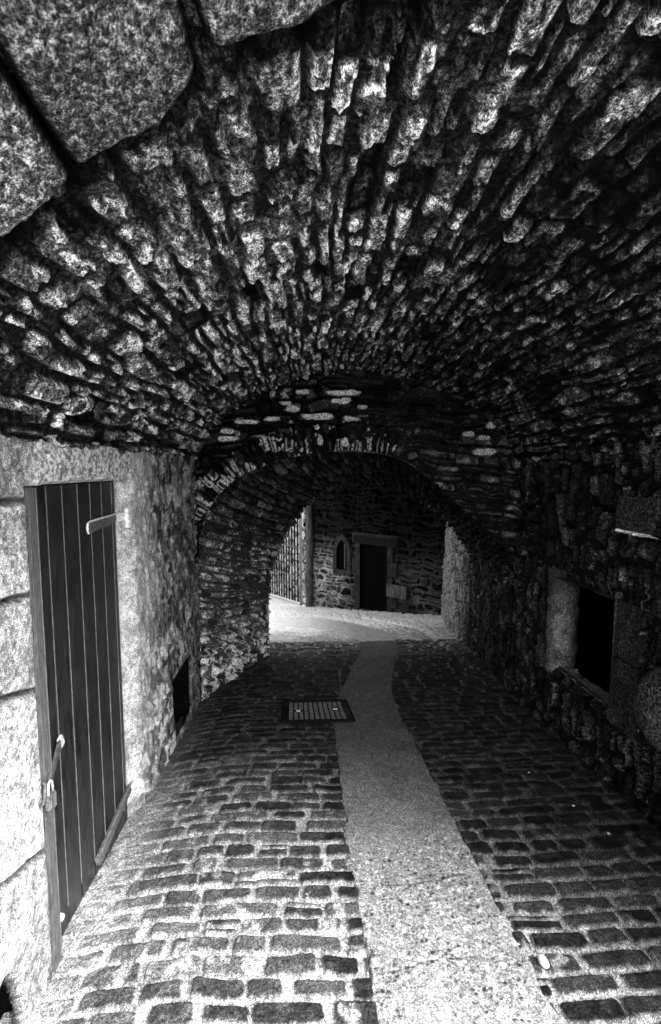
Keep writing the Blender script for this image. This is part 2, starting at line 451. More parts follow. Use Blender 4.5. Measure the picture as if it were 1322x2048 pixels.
sheet('vault_stones', P, h, tone, M['rubble'], (.46, 2.4, -.6), vault, N=N)
b = MB()
b.box((-3.2, .55, 1.02), (3.6, 5.0, 1.45)); b.box((-3.2, .9, -2.4), (-1.40, 4.9, 1.01)); b.box((2.62, .9, -2.4), (3.7, 4.9, 1.01))
b.box((-3.2, .55, -2.0), (-.99, .93, 1.01)); b.box((1.96, .45, -2.0), (3.6, .72, 1.01))
b.box((-1.39, .94, .25), (-.97, 4.0, 1.01)); b.box((1.98, .73, .25), (2.61, 4.0, 1.01))
b.build('masonry_backing', M['mass'], vault)

# ---- entrance arch: granite voussoirs hanging just below the vault
ent = empty('entrance_arch', (.46, .6, .1), 'entrance arch of huge speckled granite blocks overhead at the mouth', 'arch')
L2, ax_, az_ = vault_curve(VA - .08, VB - .08, VN, CX, VZ)
def s_of_x(x): return float(np.interp(x, ax_, L2))
cuts = [0, s_of_x(-.80), s_of_x(-.575), s_of_x(-.395), s_of_x(-.143), s_of_x(.13), s_of_x(.44), s_of_x(.76), s_of_x(1.08), s_of_x(1.36), L2[-1]]
def mouth(x): return np.interp(x, [-.92, -.56, -.40, -.25, -.155, -.02, .10, .4, 1.0, 1.8], [1.05, .968, .930, .90, .822, .812, .785, .74, .70, .68])
for i in range(len(cuts) - 1):
    gap = .0055
    uu = np.linspace(-1, 1, 150); vv = np.linspace(-1, 1, 150)
    uu = np.sign(uu) * (1 - (1 - np.abs(uu)) ** 1.3); vv = np.sign(vv) * (1 - (1 - np.abs(vv)) ** 1.3)
    U, V_ = np.meshgrid(uu, vv)
    s0, s1 = cuts[i] + gap, cuts[i + 1] - gap
    S = (s0 + s1) / 2 + (s1 - s0) / 2 * U + .014 * np.sin(V_ * 2.2 + i) + .012 * (vnoise(uv2(V_, V_ * 0 + i), 2.5, 61) - .5)
    X = np.interp(S, L2, ax_); Z = np.interp(S, L2, az_)
    xm = np.interp((s0 + s1) / 2, L2, ax_)
    y1 = mouth(X) - .010 + .008 * (1 - np.abs(U)) ** .7 + .01 * (vnoise(uv2(S, S * 0), 9, i) - .5); y0 = .28 + .04 * (i % 2)
    Y = (y0 + y1) / 2 + (y1 - y0) / 2 * V_
    P = np.stack([X, Y, Z], -1)
    N = normals(P, (.46, .6, -.6))
    dist = np.minimum((1 - np.abs(U)) * (s1 - s0) / 2, (1 - np.abs(V_)) * (y1 - y0) / 2)
    du_, dv_ = (1 - np.abs(U)) * (s1 - s0) / 2, (1 - np.abs(V_)) * (y1 - y0) / 2
    rc = .028
    q = np.hypot(np.maximum(rc - du_, 0), np.maximum(rc - dv_, 0))
    rnd = rc - np.sqrt(np.maximum(rc ** 2 - np.minimum(q, rc) ** 2, 0))
    h = -rnd * 1.3 - .10 * (np.maximum(1 - np.minimum(du_, dv_) / .004, 0) > .2) - .015 * h1(np.array([i]), seed=5)[0]
    h = h + .030 * (fbm(P, 6, 3, 50) - .5) + .010 * (fbm(P, 45, 3, 51) - .5)
    gr = fbm(P, 125, 3, 52, .7); g2 = fbm(P, 9, 3, 53)
    tone = (.06 + .20 * sstep(.42, .68, gr)) * (.30 + 1.2 * g2) * (.03 + .97 * sstep(.006, .022, np.minimum(du_, dv_))) * (1 - .25 * (i == 3))
    o = sheet('voussoir', P, h, tone, M['granite'], None, ent, N=N)

# ------------------------------------------------------------------ left wall with the door
WX = -.92
lw = empty('rendered_wall', (WX, 2.5, -1.9), 'pale lime rendered wall with big ashlar blocks around the plank door', 'wall')
DY0, DY1, DZ = 1.592, 2.435, -.055
ys = geo(.98, 4.35, .0024, .003); zs = np.arange(-2.12, .125, .0042)
Y, Z = np.meshgrid(ys, zs)
P = np.stack([np.full_like(Y, WX), Y, Z], -1)
n3 = fbm(P, 18, 4, 101); n4 = fbm(P, 4, 3, 102); n6 = fbm(P, 60, 3, 103)
nst = fbm(P * np.array([1, 1.6, .55]), 22, 4, 104)                            # vertical-ish lumps
# rubble showing through, more towards the far end
d, r, lu, lv = rubble(Y, Z, 105, (.08, .13), .98, .05)
show = sstep(2.35, 3.1, Y + .5 * (n4 - .5) + .28 * sstep(-.9, -1.9, Z)) * .9 + .15 * sstep(-1.2, -1.9, Z) * (Y > 2.4)
show = np.clip(show, 0, 1)
sst = sstep(.003, .030, d)
h = .022 * (n4 - .5) + .014 * (n3 - .5) + .005 * (n6 - .5) + .02 * (nst - .5) * sstep(2.5, 3.1, Y) + show * (.012 * (sst - .6) + .022 * (r[0] - .5) * sst + facets(Y, Z, 106, (.05, .09), .016, .016))
pl = (.42 + .55 * (n3 - .5)) * (1 - .25 * show) * (.72 + .56 * n4)
pit = sstep(.54, .62, nst) * sstep(2.50, 3.0, Y + .3 * (n4 - .5))
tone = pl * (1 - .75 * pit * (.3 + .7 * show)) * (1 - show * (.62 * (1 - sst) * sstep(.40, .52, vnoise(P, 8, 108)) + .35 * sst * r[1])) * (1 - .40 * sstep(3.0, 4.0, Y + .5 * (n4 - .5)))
# ashlar blocks left of the door (big, tight joints)
zj = np.array([-2.2, -1.33, -.75, -.42, -.108, .35])
zz = Z + .03 * (fbm(uv2(Y, Z), 5, 3, 110) - .5) + np.where(Z < -.55, .35, .1) * (Y - 1.57)
kj = np.clip(np.searchsorted(zj, zz) - 1, 0, len(zj) - 2)
dj = np.minimum(zz - zj[kj], zj[kj + 1] - zz)
ash = sstep(1.66, 1.60, Y + .02 * (n3 - .5))
dj = np.minimum(dj, np.where(Z < DZ, np.maximum(DY0 + .02 - Y, 0) + .004, 9))
sj = sstep(.002, .018, dj)
gr = fbm(P, 80, 2, 111)
ha = .010 * h1(kj, seed=3) + .030 * (sj - 1) + .02 * (n4 - .5) + .014 * (n3 - .5) + .004 * (gr - .5)
ta = (.27 + .11 * h1(kj, seed=4)) * (.66 + .45 * sstep(.36, .60, gr)) * (.5 + 1.0 * n3) * (.8 + .4 * n4) * (.25 + .75 * sj)
h = h * (1 - ash) + ha * ash; tone = tone * (1 - ash) + ta * ash
# above the door: one long speckled lintel stone
lin = sstep(DZ - .01, DZ + .01, Z) * sstep(2.62, 2.5, Y + .2 * (n3 - .5)) * (1 - ash)
tl = .40 * (.5 + .75 * sstep(.36, .62, gr)) * (.8 + .4 * nst)
tone = tone * (1 - lin) + tl * lin
# door reveal, rounded on the far side
dd = np.maximum(Y - DY1, np.maximum(Z - DZ, DY0 - Y))
far = (Y - DY1 > Z - DZ) & (Y > DY0)
h = h * sstep(-.0, .05, dd) - np.where((Y > DY0 + .1), .058 * (1 - sstep(0, np.where(far, .13, .016), dd + .012 * (n3 - .5))), .01 * (1 - sstep(0, .02, dd)))
inside = dd < 0
# vent hole near the far end
vy = (Y - 3.40) / .16 + .25 * (n3 - .5) * 2; vzc = (Z + 1.655 + .35 * (Y - 3.40)) / .235
vent = np.maximum(np.abs(vy), np.abs(vzc)) + .12 * (fbm(P, 12, 2, 120) - .5)
hv = 1 - sstep(.80, .98, vent)
qd = [(3.66, -1.47), (3.14, -1.47), (3.22, -1.93), (3.64, -1.93)]
vent = np.full(Y.shape, -9.)
for a_, b_ in zip(qd, qd[1:] + qd[:1]):
    ex_, ez_ = b_[0] - a_[0], b_[1] - a_[1]; ln_ = math.hypot(ex_, ez_)
    vent = np.maximum(vent, ((Y - a_[0]) * -ez_ + (Z - a_[1]) * ex_) / ln_ * -1)
vent = vent + .015 * (fbm(P, 14, 3, 121) - .5)
h = h * sstep(.0, .10, vent) - .02 * sstep(.02, -.005, vent)
# drain hollow low down by the mouth
dh = np.hypot((Y - 1.325) / .075, (Z + 1.73) / .20) + .25 * (n3 - .5)
hd = (1 - sstep(.8, 1.05, dh)) * .3
h = h - .16 * hd; tone = tone * (1 - .97 * sstep(1.05, .85, dh))  # hollow's shade painted into the colour of its rim
damp = sstep(.10, .0, Z - fz(Y) - .22 * n3 - .08 * n4) * sstep(1.25, 1.6, Y + .3 * (n4 - .5)) * (Y < DY0)
tone = tone * (1 - .55 * damp * sstep(.5, .58, n3))
sheet('rendered_face', P, h, tone, M['plaster'], (2, 2.5, -.8), lw, keep=~(inside | (vent < 0) | (dh < .86)))
# recess behind the door
b = MB(); b.box((WX - .26, DY0 - .04, -2.0), (WX - .18, DY1 + .06, DZ + .03)); b.box((WX - .17, DY0 - .05, DZ + .012), (WX - .03, DY1 + .05, DZ + .05))
b.build('doorway_recess', M['void'], lw)
def hollow(name, y0, y1, z0, z1, x0, x1):
    """a hollow behind the wall face, painted near-black for its shade: back, sides, floor and head as one open box"""
    V = [(x, y, z) for x in (x0, x1) for y, z in ((y0, z0), (y1, z0), (y1, z1), (y0, z1))]
    MB().add(V, [(0, 1, 2, 3), (0, 1, 5, 4), (1, 2, 6, 5), (2, 3, 7, 6), (3, 0, 4, 7)]).build(name, M['void'], lw)
hollow('vent_recess', 3.0, 3.70, -2.1, -1.40, WX - .36, WX - .035)
hollow('drain_hollow', 1.0, 1.47, -2.1, -1.45, WX - .24, WX - .035)

# ---- the door itself
DX = WX - .055
door = empty('plank_door', (DX, 2.0, -1.83), 'narrow black door of vertical planks with a padlock, set in the pale rendered wall', 'door')
ply = [1.640, 1.804, 1.919, 2.045, 2.161, 2.280, 2.395, 2.436]
for i in range(7):
    y0, y1 = ply[i], ply[i + 1]
    zb = float(fz(y0)) - .09
    b = MB(); b.prism([(y0 + .002, zb), (y1 - .002, float(fz(y1)) - .09), (y1 - .002, DZ - .004), (y0 + .002, DZ - .004)], 0, DX - .03, DX)
    b.build('plank', M['paint'], door, .0025)
b = MB()
for i in range(1, 7):
    y = ply[i]
    b.bar((DX + .0010, y, float(fz(y)) + .02), (DX + .0010, y, DZ - .006), .0036, .003, (0, 1, 0))
b.bar((WX + .004, 1.636, float(fz(1.636))), (WX + .004, 1.636, DZ - .006), .003, .003, (0, 1, 0)); b.build('pale_strip', M['pale_strip'], door)  # pale strips stand in for light caught in the plank grooves
b = MB(); b.prism([(DY0 - .002, float(fz(1.62)) - .10), (1.636, float(fz(1.64)) - .10), (1.636, DZ - .003), (DY0 - .002, DZ - .003)], 0, DX - .03, WX + .004)
b.build('door_post', M['frame'], door, .004)
def strap(pts, w, x0, x1, name, mat):
    """strap hinge: a flat tapered iron bar with a rounded tip; pts in (y,z)"""
    a, c = np.array(pts[0]), np.array(pts[1]); dr = (c - a) / np.linalg.norm(c - a); nr = np.array((-dr[1], dr[0]))
    poly = [a + nr * w / 2 * math.sin(t) - dr * w / 2 * math.cos(t) for t in np.linspace(math.pi / 2, -math.pi / 2, 9)]
    poly += [c - nr * w * .38, c + nr * w * .38]
    return MB().prism([tuple(q) for q in poly], 0, x0, x1).build(name, mat, door, .0035)
hg = strap([(2.125, -.256), (2.43, -.240)], .054, DX + .003, DX + .020, 'strap_hinge', M['iron'])
hg['label'] = 'upper iron strap hinge with a bright edge'
k = MB().bar((DX + .021, 2.105, -.2275), (DX + .021, 2.43, -.2195), .008, .006).tube([(DX + .018, 2.098 + .012 * math.cos(t), -.256 + .024 * math.sin(t)) for t in np.linspace(1.4, 4.6, 8)], .005, 6).build('pale_edge', M['steel'], hg); k.location = (0, 0, 0)  # thin pale bars along the strap's top edge and tip
b = MB(); b.tube([(WX - .004, 2.452, -.290), (WX - .004, 2.452, -.195)], .015, 14).tube([(WX - .004, 2.452, -.296), (WX - .004, 2.452, -.232)], .023, 14).bar((DX + .012, 2.40, -.242), (WX - .004, 2.452, -.240), .042, .014)
k = b.build('hinge_pin', M['steel'], hg, .002); k.location = (0, 0, 0)
hg2 = strap([(2.07, -1.800), (2.45, -1.725)], .062, DX + .003, DX + .020, 'strap_hinge', M['iron'])
k = MB().bar((DX + .021, 2.065, -1.772), (DX + .021, 2.45, -1.697), .010, .006).build('pale_edge', M['pale_strip'], hg2); k.location = (0, 0, 0)  # thin paler bar along the strap's upper edge
hg2['label'] = 'lower strap hinge with a pale edge'
# hasp, padlock and plate on the post
ha_ = MB().bar((WX + .014, 1.600, -1.100), (DX + .020, 1.775, -1.050), .040, .010).build('hasp', M['iron'], door, .003)
k = MB().bar((DX + .022, 1.762, -1.056), (DX + .022, 1.788, -1.045), .046, .012).build('hasp_tip', M['steel'], ha_, .003); k.location = (0, 0, 0)
pad = MB().prism([(1.568, -1.185), (1.608, -1.190), (1.608, -1.130), (1.568, -1.125)], 0, WX + .012, WX + .034).build('padlock', M['stud'], door, .004)
sh = MB().tube([(WX + .023, 1.573 + .0, -1.128), (WX + .023, 1.574, -1.100), (WX + .023, 1.580, -1.088), (WX + .023, 1.590, -1.085), (WX + .023, 1.599, -1.092), (WX + .023, 1.602, -1.130)], .0045, 8)
k = sh.build('shackle', M['steel'], pad, 0, True); k.location = (0, 0, 0)
MB().prism([(1.572, -1.26), (1.612, -1.265), (1.612, -1.195), (1.572, -1.19)], 0, WX + .005, WX + .012).build('keeper_plate', M['iron'], door, .002)
MB().tube([(WX - .012, 1.552, -1.16), (WX + .02, 1.550, -1.14), (WX + .024, 1.553, -1.11), (WX + .018, 1.570, -1.085), (WX - .005, 1.580, -1.08)], .006, 8).build('staple', M['iron'], door, 0, True)
MB().tube([(DX + .0, 1.735, -1.755), (DX + .016, 1.735, -1.755)], [.016, .012], 12).build('bolt_head', M['pale'], door, .002)

# ------------------------------------------------------------------ right wall
rw = empty('rubble_wall', (1.8, 3, -1.9), 'dark lichened rubble wall with a small deep window beside the lane', 'wall')
def rx(Y): return np.interp(Y, [0, 2, 3.5, 4.3, 5.2, 6.5, 8.2, 9], [1.745, 1.765, 1.79, 1.83, 1.93, 2.10, 2.52, 2.75])
ys = geo(.9, 8.8, .0032, .0036); zs = np.arange(-3.0, .24, .0055)
Y, Z = np.meshgrid(ys, zs)
P = np.stack([rx(Y) + .03 * (Z + 1.7), Y, Z], -1)
n3 = fbm(P, 16, 4, 201); n4 = fbm(P, 4, 3, 202); n6 = fbm(P, 60, 3, 203)
d, r, lu, lv = courses(Z, Y, 204, (.06, .17), (.08, .30), .06, 4, .4, .35, .2)          # upright irregular stones
h, s = stone_relief(d, r, lu, lv, P, .030, .006, .016, .02, .010, 205)
h = h + s * facets(Y, Z, 211, (.06, .09), .018, .014)
lich = sstep(.60, .70, fbm(P, 21, 3, 206) + .10 * (n4 - .5))
tone = s * (.028 + .07 * r[1] ** 2 + .12 * lich * r[2]) * (.4 + 1.2 * n3) + (1 - s) * .016
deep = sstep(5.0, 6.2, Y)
tone = tone * (1 - deep) + deep * (.22 * (.5 + n3) * (.35 + .65 * s))  # wall beyond the tunnel lightened in colour as though lit from the yard
spot = sstep(.80, .83, vnoise(P, 45, 207) * .7 + .3 * vnoise(P, 110, 212)) * (vnoise(P, 5, 208) > .58)
tone = np.where(spot > 0, tone + .10 * spot, tone)
# dressed block high up with a pale mortar bed, a limewash drip, a round boulder at the foot
blk = (np.abs(Y - 2.44) < .15) & (np.abs(Z + .24) < .10)
h = np.where(blk, .018 + .006 * (n6 - .5), h); tone = np.where(blk, .05 + .10 * (n6 - .4).clip(0), tone)
bed = sstep(.014, .004, np.abs(Z + .349 + .01 * (n3 - .5))) * ((Y > 2.29) & (Y < 2.58)) * sstep(.40, .46, vnoise(P, 30, 209) + .25 * (Y < 2.38))
drip = sstep(.018, .006, np.abs(Y - 2.325 - .03 * (Z + 1.3) - .03 * (n3 - .5))) * ((Z < -1.24) & (Z > -1.40)) + sstep(.05, .02, np.hypot(Y - 2.34, (Z + 1.40)))
drip += .25 * sstep(.012, .004, np.abs(Y - 2.315 - .04 * (n3 - .5))) * ((Z < -.45) & (Z > -1.24)) * sstep(.5, .6, vnoise(P, 8, 210))
mk = np.clip(bed + drip, 0, 1); tone = tone * (1 - mk) + .62 * mk; h = h + .008 * mk
rr = np.hypot((Y - 2.06), (Z + 1.17) * .95)
bould = np.sqrt(np.maximum(.21 ** 2 - rr ** 2, 0)) * .8
h = np.where(bould > 0, np.maximum(bould + .006 * (n6 - .5) - .02, -.02), h); tone = np.where(bould > 0, .055 + .10 * n6 * n3, tone)
# window opening
WY0, WY1, WZ0, WZ1 = 2.545, 3.16, -1.425, -.74
nn = .022 * (n3 - .5)
dw = np.maximum(np.maximum(WY0 - Y, Y - WY1), np.maximum(WZ0 + .02 - Z, Z - WZ1)) + nn
h = h * sstep(-.01, .05, dw) - .02 * (1 - sstep(0, .05, dw))
jmb = (dw < .24) & (Y < WY0) & (Z > WZ0 - .05) & (Z < WZ1)                      # dressed near jamb
h = np.where(jmb, .010 * (n3 - .5) - .02 * (np.abs(((Z + 1.24) % .34) - .17) < .006), h); tone = np.where(jmb, .040 + .06 * n6 * r[1], tone)
sheet('rubble_face', P, h, tone, M['rubble'], (0, 3.5, -.8), rw, keep=~(dw < -.012))
# window reveal: rounded far jamb, near jamb, sill, head and the dark back
def panel(name, c00, c10, c01, c11, seed, amp, tone0, parent, toward, res=.007, rubb=False):
    c00, c10, c01, c11 = map(lambda q: np.array(q, float), (c00, c10, c01, c11))
    nu = max(8, int(np.linalg.norm(c10 - c00) / res)); nv = max(8, int(np.linalg.norm(c01 - c00) / res))
    U, V_ = np.meshgrid(np.linspace(0, 1, nu), np.linspace(0, 1, nv)); U = U[..., None]; V_ = V_[..., None]
    P = c00 * (1 - U) * (1 - V_) + c10 * U * (1 - V_) + c01 * (1 - U) * V_ + c11 * U * V_
    n = fbm(P, 16, 4, seed); n6 = fbm(P, 55, 3, seed + 1)
    return sheet(name, P, amp * (n - .5) + .3 * amp * (n6 - .5), tone0 * (.4 + 1.2 * n) * (.5 + n6), M['granite'], toward, parent)
win = bpy.data.objects.new('window_recess', None); col.objects.link(win); win.parent = rw; win.location = -np.array(rw.location)
xo = 1.80; xi = 2.24; ctr = (1.95, 2.85, -1.1)
th = np.linspace(0, 1, 60); zz = np.linspace(WZ0 - .05, WZ1 + .04, 110)
T, Zg = np.meshgrid(th, zz)
ang = (T * 1.15 - .08) * math.pi
Xg = xo + .075 - .10 * np.cos(ang); Yg = WY1 + .07 - .12 * np.sin(ang)
Pj = np.stack([Xg, Yg, Zg], -1); nj = fbm(Pj, 20, 4, 231); nj6 = fbm(Pj, 60, 3, 232)
def sub(o): o.location = (0, 0, 0); return o
sub(sheet('round_jamb', Pj, .03 * (nj - .5) + .01 * (nj6 - .5), .16 * (.1 + 1.6 * nj) * (.35 + .9 * np.exp(-((T - .30) / .22) ** 2) * sstep(WZ1 + .05, WZ1 - .35, Zg + .15 * (nj - .5))) * (.55 + .9 * nj6), M['granite'], ctr, win))  # highlight down the jamb painted in, fading at edges and head
sub(panel('near_jamb', (xo - .01, WY0, WZ0 - .05), (xi, WY0 - .3, WZ0 - .05), (xo - .01, WY0, WZ1 + .04), (xi, WY0 - .3, WZ1 + .04), 240, .02, .06, win, ctr))
sub(panel('sill', (xo - .004, WY0 - .01, WZ0 + .012), (xo - .004, WY1 + .02, WZ0 + .012), (xo + .14, WY0 - .05, WZ0 - .01), (xo + .14, WY1 + .1, WZ0 - .01), 244, .035, .24, win, (2, 2.85, 5)))
sub(panel('lintel', (xo - .03, WY0 - .02, WZ1), (xo - .03, WY1 + .03, WZ1 - .02), (xi + .3, WY0 - .3, WZ1), (xi + .3, WY1 + .9, WZ1 - .02), 248, .02, .06, win, (2, 2.85, -5)))
bk = MB().box((xo + .15, WY0 - .4, WZ0 - .2), (xi + .24, WY1 + .9, WZ0 - .04)).box((xi + .25, WY0 - .4, WZ0 - .2), (xi + .28, WY1 + .9, WZ1 + .2)).build('dark_back', M['void'], win); bk.location = (0, 0, 0)  # near-black boxes painting the unlit inner sill and back

# ------------------------------------------------------------------ inner arch wall across the passage at Y = 4
AY = 3.96
fl = float(fz(AY))
front = np.array([(-.915, fl - .1), (-.915, -1.2), (-.905, -.62), (-.86, -.42), (-.74, -.22), (-.56, -.06), (-.21, .085), (.10, .145), (.35, .160), (.60, .145), (.82, .10), (1.16, -.13), (1.38, -.36), (1.66, -.58), (1.80, -.74), (1.84, -1.2), (1.84, fl - .1)])
def resample(p, n):
    from numpy import interp
    l = np.concatenate([[0], np.cumsum(np.hypot(*np.diff(p, axis=0).T))]); t = np.linspace(0, l[-1], n)
    q = np.stack([interp(t, l, p[:, 0]), interp(t, l, p[:, 1])], -1)
    for _ in range(6):
        q[1:-1] = (q[:-2] + 2 * q[1:-1] + q[2:]) / 4
    return q, l[-1]
fc, flen = resample(front, 160)
aw = empty('arch_wall', (.46, AY, -2), 'cross wall over the inner arch, thin courses and white stones above its voussoirs', 'wall')
xs = np.arange(-1.15, 2.10, .0075); zs = np.arange(-1.0, .92, .0075)
X, Z = np.meshgrid(xs, zs)
P = np.stack([X, np.full_like(X, AY), Z], -1)
# distance to the arch curve and position along it
pts = np.stack([X, Z], -1).reshape(-1, 2); best = np.full(len(pts), 9.); bi = np.zeros(len(pts), np.int64)
for i, c in enumerate(fc):
    dd = np.hypot(pts[:, 0] - c[0], pts[:, 1] - c[1]); m = dd < best; best[m] = dd[m]; bi[m] = i
cl = np.concatenate([[0], np.cumsum(np.hypot(*np.diff(fc, axis=0).T))])
# signed by winding
tang = np.gradient(fc, axis=0)[bi]; rel = pts - fc[bi]
sign = np.sign(tang[:, 0] * rel[:, 1] - tang[:, 1] * rel[:, 0])
da = (best * sign).reshape(X.shape); sa = cl[bi].reshape(X.shape) + (np.sum(tang * rel, -1) / (np.linalg.norm(tang, axis=-1) + 1e-9)).reshape(X.shape)
n3 = fbm(P, 18, 4, 301); n4 = fbm(P, 4, 3, 302); n6 = fbm(P, 50, 3, 303)
d1, r1, lu1, lv1 = courses(X, Z + .05 * (X - .4) ** 2, 304, (.05, .13), (.07, .30), .045, 4, .30, .3, .25)
d2, r2, lu2, lv2 = courses(da + .5, sa, 305, (.045, .10), (.14, .34), .026, 7, .3, .3, .25)
ring = (Z > -.42) & (X < .78 + .2 * vnoise(uv2(X, Z), 9, 6)) & (da < .23 + .05 * (vnoise(uv2(sa, sa * 0), 9, 5) - .5))
d = np.where(ring, d2, d1); r = [np.where(ring, a, b_) for a, b_ in zip(r2, r1)]; lu = np.where(ring, lu2, lu1); lv = np.where(ring, lv2, lv1)
h, s = stone_relief(d, r, lu, lv, P, .040, .005, .012, .014, .008, 306)
h = h + s * facets(X, Z, 308, (.08, .04), .014, .010)
h = h + .02 * ring
white = ((r[2] > .55) & (~ring) & (X < .50 + .15 * n4) & (X > -.75) & (Z > .28) & (Z < .78))
lw_ = sstep(.46, .54, n3 + .1 * (n6 - .5))
big = sstep(.45, .60, fbm(P * np.array([1, 1, 2]), 6, 3, 330))
tone = s * (.022 + .07 * r[1] ** 2 + .16 * sstep(.52, .64, n3) * r[3]) + (1 - s) * (.02 + .05 * (X > .3) * n3)
tone = np.where(white & (r[3] > .5), np.maximum(tone, s * (.06 + .40 * lw_)), tone)
wall_white = np.zeros_like(X)
for px_, pz_, w_, t_ in ((606, 788, 16, 5), (683, 789, 34, 5), (680, 805, 19, 5), (573, 810, 10, 4), (587, 820, 15, 6), (725, 816, 10, 4), (635, 835, 30, 6), (705, 839, 18, 5), (460, 865, 13, 5), (462, 879, 20, 5), (497, 846, 24, 4), (984, 851, 9, 6), (937, 868, 11, 5), (968, 876, 13, 5), (972, 904, 22, 7), (545, 840, 16, 4), (690, 886, 6, 9), (640, 880, 5, 10)):
    wx_, wz_ = (px_ - 610) / FOC * AY, (940 - pz_) / FOC * AY
    q = (np.abs((X - wx_) / (w_ / FOC * AY)) ** 3 + np.abs((Z - wz_) / (t_ / FOC * AY)) ** 3) ** (1 / 3) + .9 * (n3 - .5) + .4 * (n6 - .5)
    wq = sstep(1.1, .85, q)
    wall_white = np.maximum(wall_white, wq); h = h * (1 - wq) + wq * (.028 + .006 * (n6 - .5)); tone = tone * (1 - wq) + wq * (.26 + .45 * n6) * (.75 + .25 * (X < .4))
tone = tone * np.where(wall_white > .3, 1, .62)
rimq = ring * (d2 > .004) * (d2 < .016) * sstep(.52, .60, fbm(P, 10, 3, 309)) * (X < .8)
tone = tone * (1 - rimq) + (.30 + .3 * n3) * rimq
streak = ring * sstep(.012, .003, np.abs(d2 - .008)) * sstep(.58, .66, fbm(P, 9, 3, 307)) * (X < .75)
tone = tone * (1 - streak) + .55 * streak
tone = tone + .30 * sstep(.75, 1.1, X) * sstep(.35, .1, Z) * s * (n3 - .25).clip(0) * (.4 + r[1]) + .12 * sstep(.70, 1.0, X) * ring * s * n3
uc = (np.abs((X - CX) / (VA + .08)) ** VN + np.abs(np.maximum(Z - VZ, 0) / (VB + .08)) ** VN) < 1
sheet('arch_face', P, h, tone, M['rubble'], (.46, 0, -.2), aw, keep=(da > -.004 + .030 * (n3 - .5) - .025 * (r[3] - .5)) & (uc | (Z < VZ)))

# ------------------------------------------------------------------ tunnel under the inner arch, narrowing to its exit
exitc = np.array([(-.43, -2.25), (-.425, -1.9), (-.41, -1.45), (-.36, -1.05), (-.20, -.68), (-.0, -.40), (.17, -.245), (.40, -.165), (.62, -.150), (.95, -.165), (1.20, -.25), (1.52, -.46), (1.70, -.62), (1.98, -.95), (2.05, -1.5), (2.05, -2.25)])
ec, elen = resample(exitc, 160)
tv = empty('tunnel_vault', (.7, 4.6, -2), 'dark low tunnel of small rubble narrowing beyond the inner arch', 'vault')
sidx = np.linspace(0, 1, 760); vv = np.linspace(0, 1, 190)
U, V_ = np.meshgrid(sidx, vv)
ii = np.linspace(0, 1, 160)
fx_ = np.interp(U, ii, fc[:, 0]); fz_ = np.interp(U, ii, fc[:, 1]); ex_ = np.interp(U, ii, ec[:, 0]); ez_ = np.interp(U, ii, ec[:, 1])
yend = 5.06 + .42 * sstep(.25, .75, U)
X = fx_ + (ex_ - fx_) * V_; Z = fz_ + (ez_ - fz_) * (V_ ** .8); Y = AY + .004 + (yend - AY) * V_
P = np.stack([X, Y, Z], -1)
n3 = fbm(P, 20, 4, 401); n4 = fbm(P, 5, 3, 402)
d, r, lu, lv = courses(Y, U * (flen + elen) / 2, 403, (.045, .10), (.07, .20), .02, 6, .3)
h, s = stone_relief(d, r, lu, lv, P, .040, .005, .014, .016, .010, 404)
h = h + s * facets(Y, U * (flen + elen) / 2, 405, (.05, .035), .014, .012)
h = h * sstep(0, .04, V_) 
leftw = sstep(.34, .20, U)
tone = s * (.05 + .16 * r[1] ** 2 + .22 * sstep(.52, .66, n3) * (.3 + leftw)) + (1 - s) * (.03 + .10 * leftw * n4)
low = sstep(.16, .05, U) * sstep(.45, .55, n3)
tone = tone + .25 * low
tone = tone * (1 - .6 * sstep(.35, .6, U)) * (.55 + .45 * leftw)  # tunnel shade painted in: crown and right side darkened
keepu = np.ones_like(U, bool)
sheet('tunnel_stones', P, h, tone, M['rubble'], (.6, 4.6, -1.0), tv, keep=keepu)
b = MB(); b.box((-3.2, 4.05, .24), (3.7, 5.1, 1.01)); b.box((-3.2, 4.95, -2.5), (-1.05, 5.1, .23)); b.box((2.70, 4.95, -2.9), (3.7, 9.2, .25))
b.build('masonry_backing', M['mass'], tv)
# outer face of the pier and arch on the yard side
xs = np.arange(-3.2, 2.3, .03); zs = np.arange(-2.6, 1.9, .03)
X, Z = np.meshgrid(xs, zs)
ptsf = np.stack([X, Z], -1).reshape(-1, 2); best = np.full(len(ptsf), 9.); bi = np.zeros(len(ptsf), np.int64)
for i, c in enumerate(ec):
    dd = np.hypot(ptsf[:, 0] - c[0], ptsf[:, 1] - c[1]); m = dd < best; best[m] = dd[m]; bi[m] = i
tang = np.gradient(ec, axis=0)[bi]; rel = ptsf - ec[bi]
de = (best * np.sign(tang[:, 0] * rel[:, 1] - tang[:, 1] * rel[:, 0])).reshape(X.shape)
P = np.stack([X, 5.06 + .42 * sstep(-.2, 1.4, X) + .06 * sstep(.0, .12, np.maximum(de, 0)), Z], -1)
d, r, lu, lv = courses(X, Z, 420, (.10, .2), (.2, .4)); h, s = stone_relief(d, r, lu, lv, P, .03)
sheet('yard_face', P, h, .06 + .2 * s * r[1], M['rubble'], (0, 12, -.5), tv, keep=de > -.02)

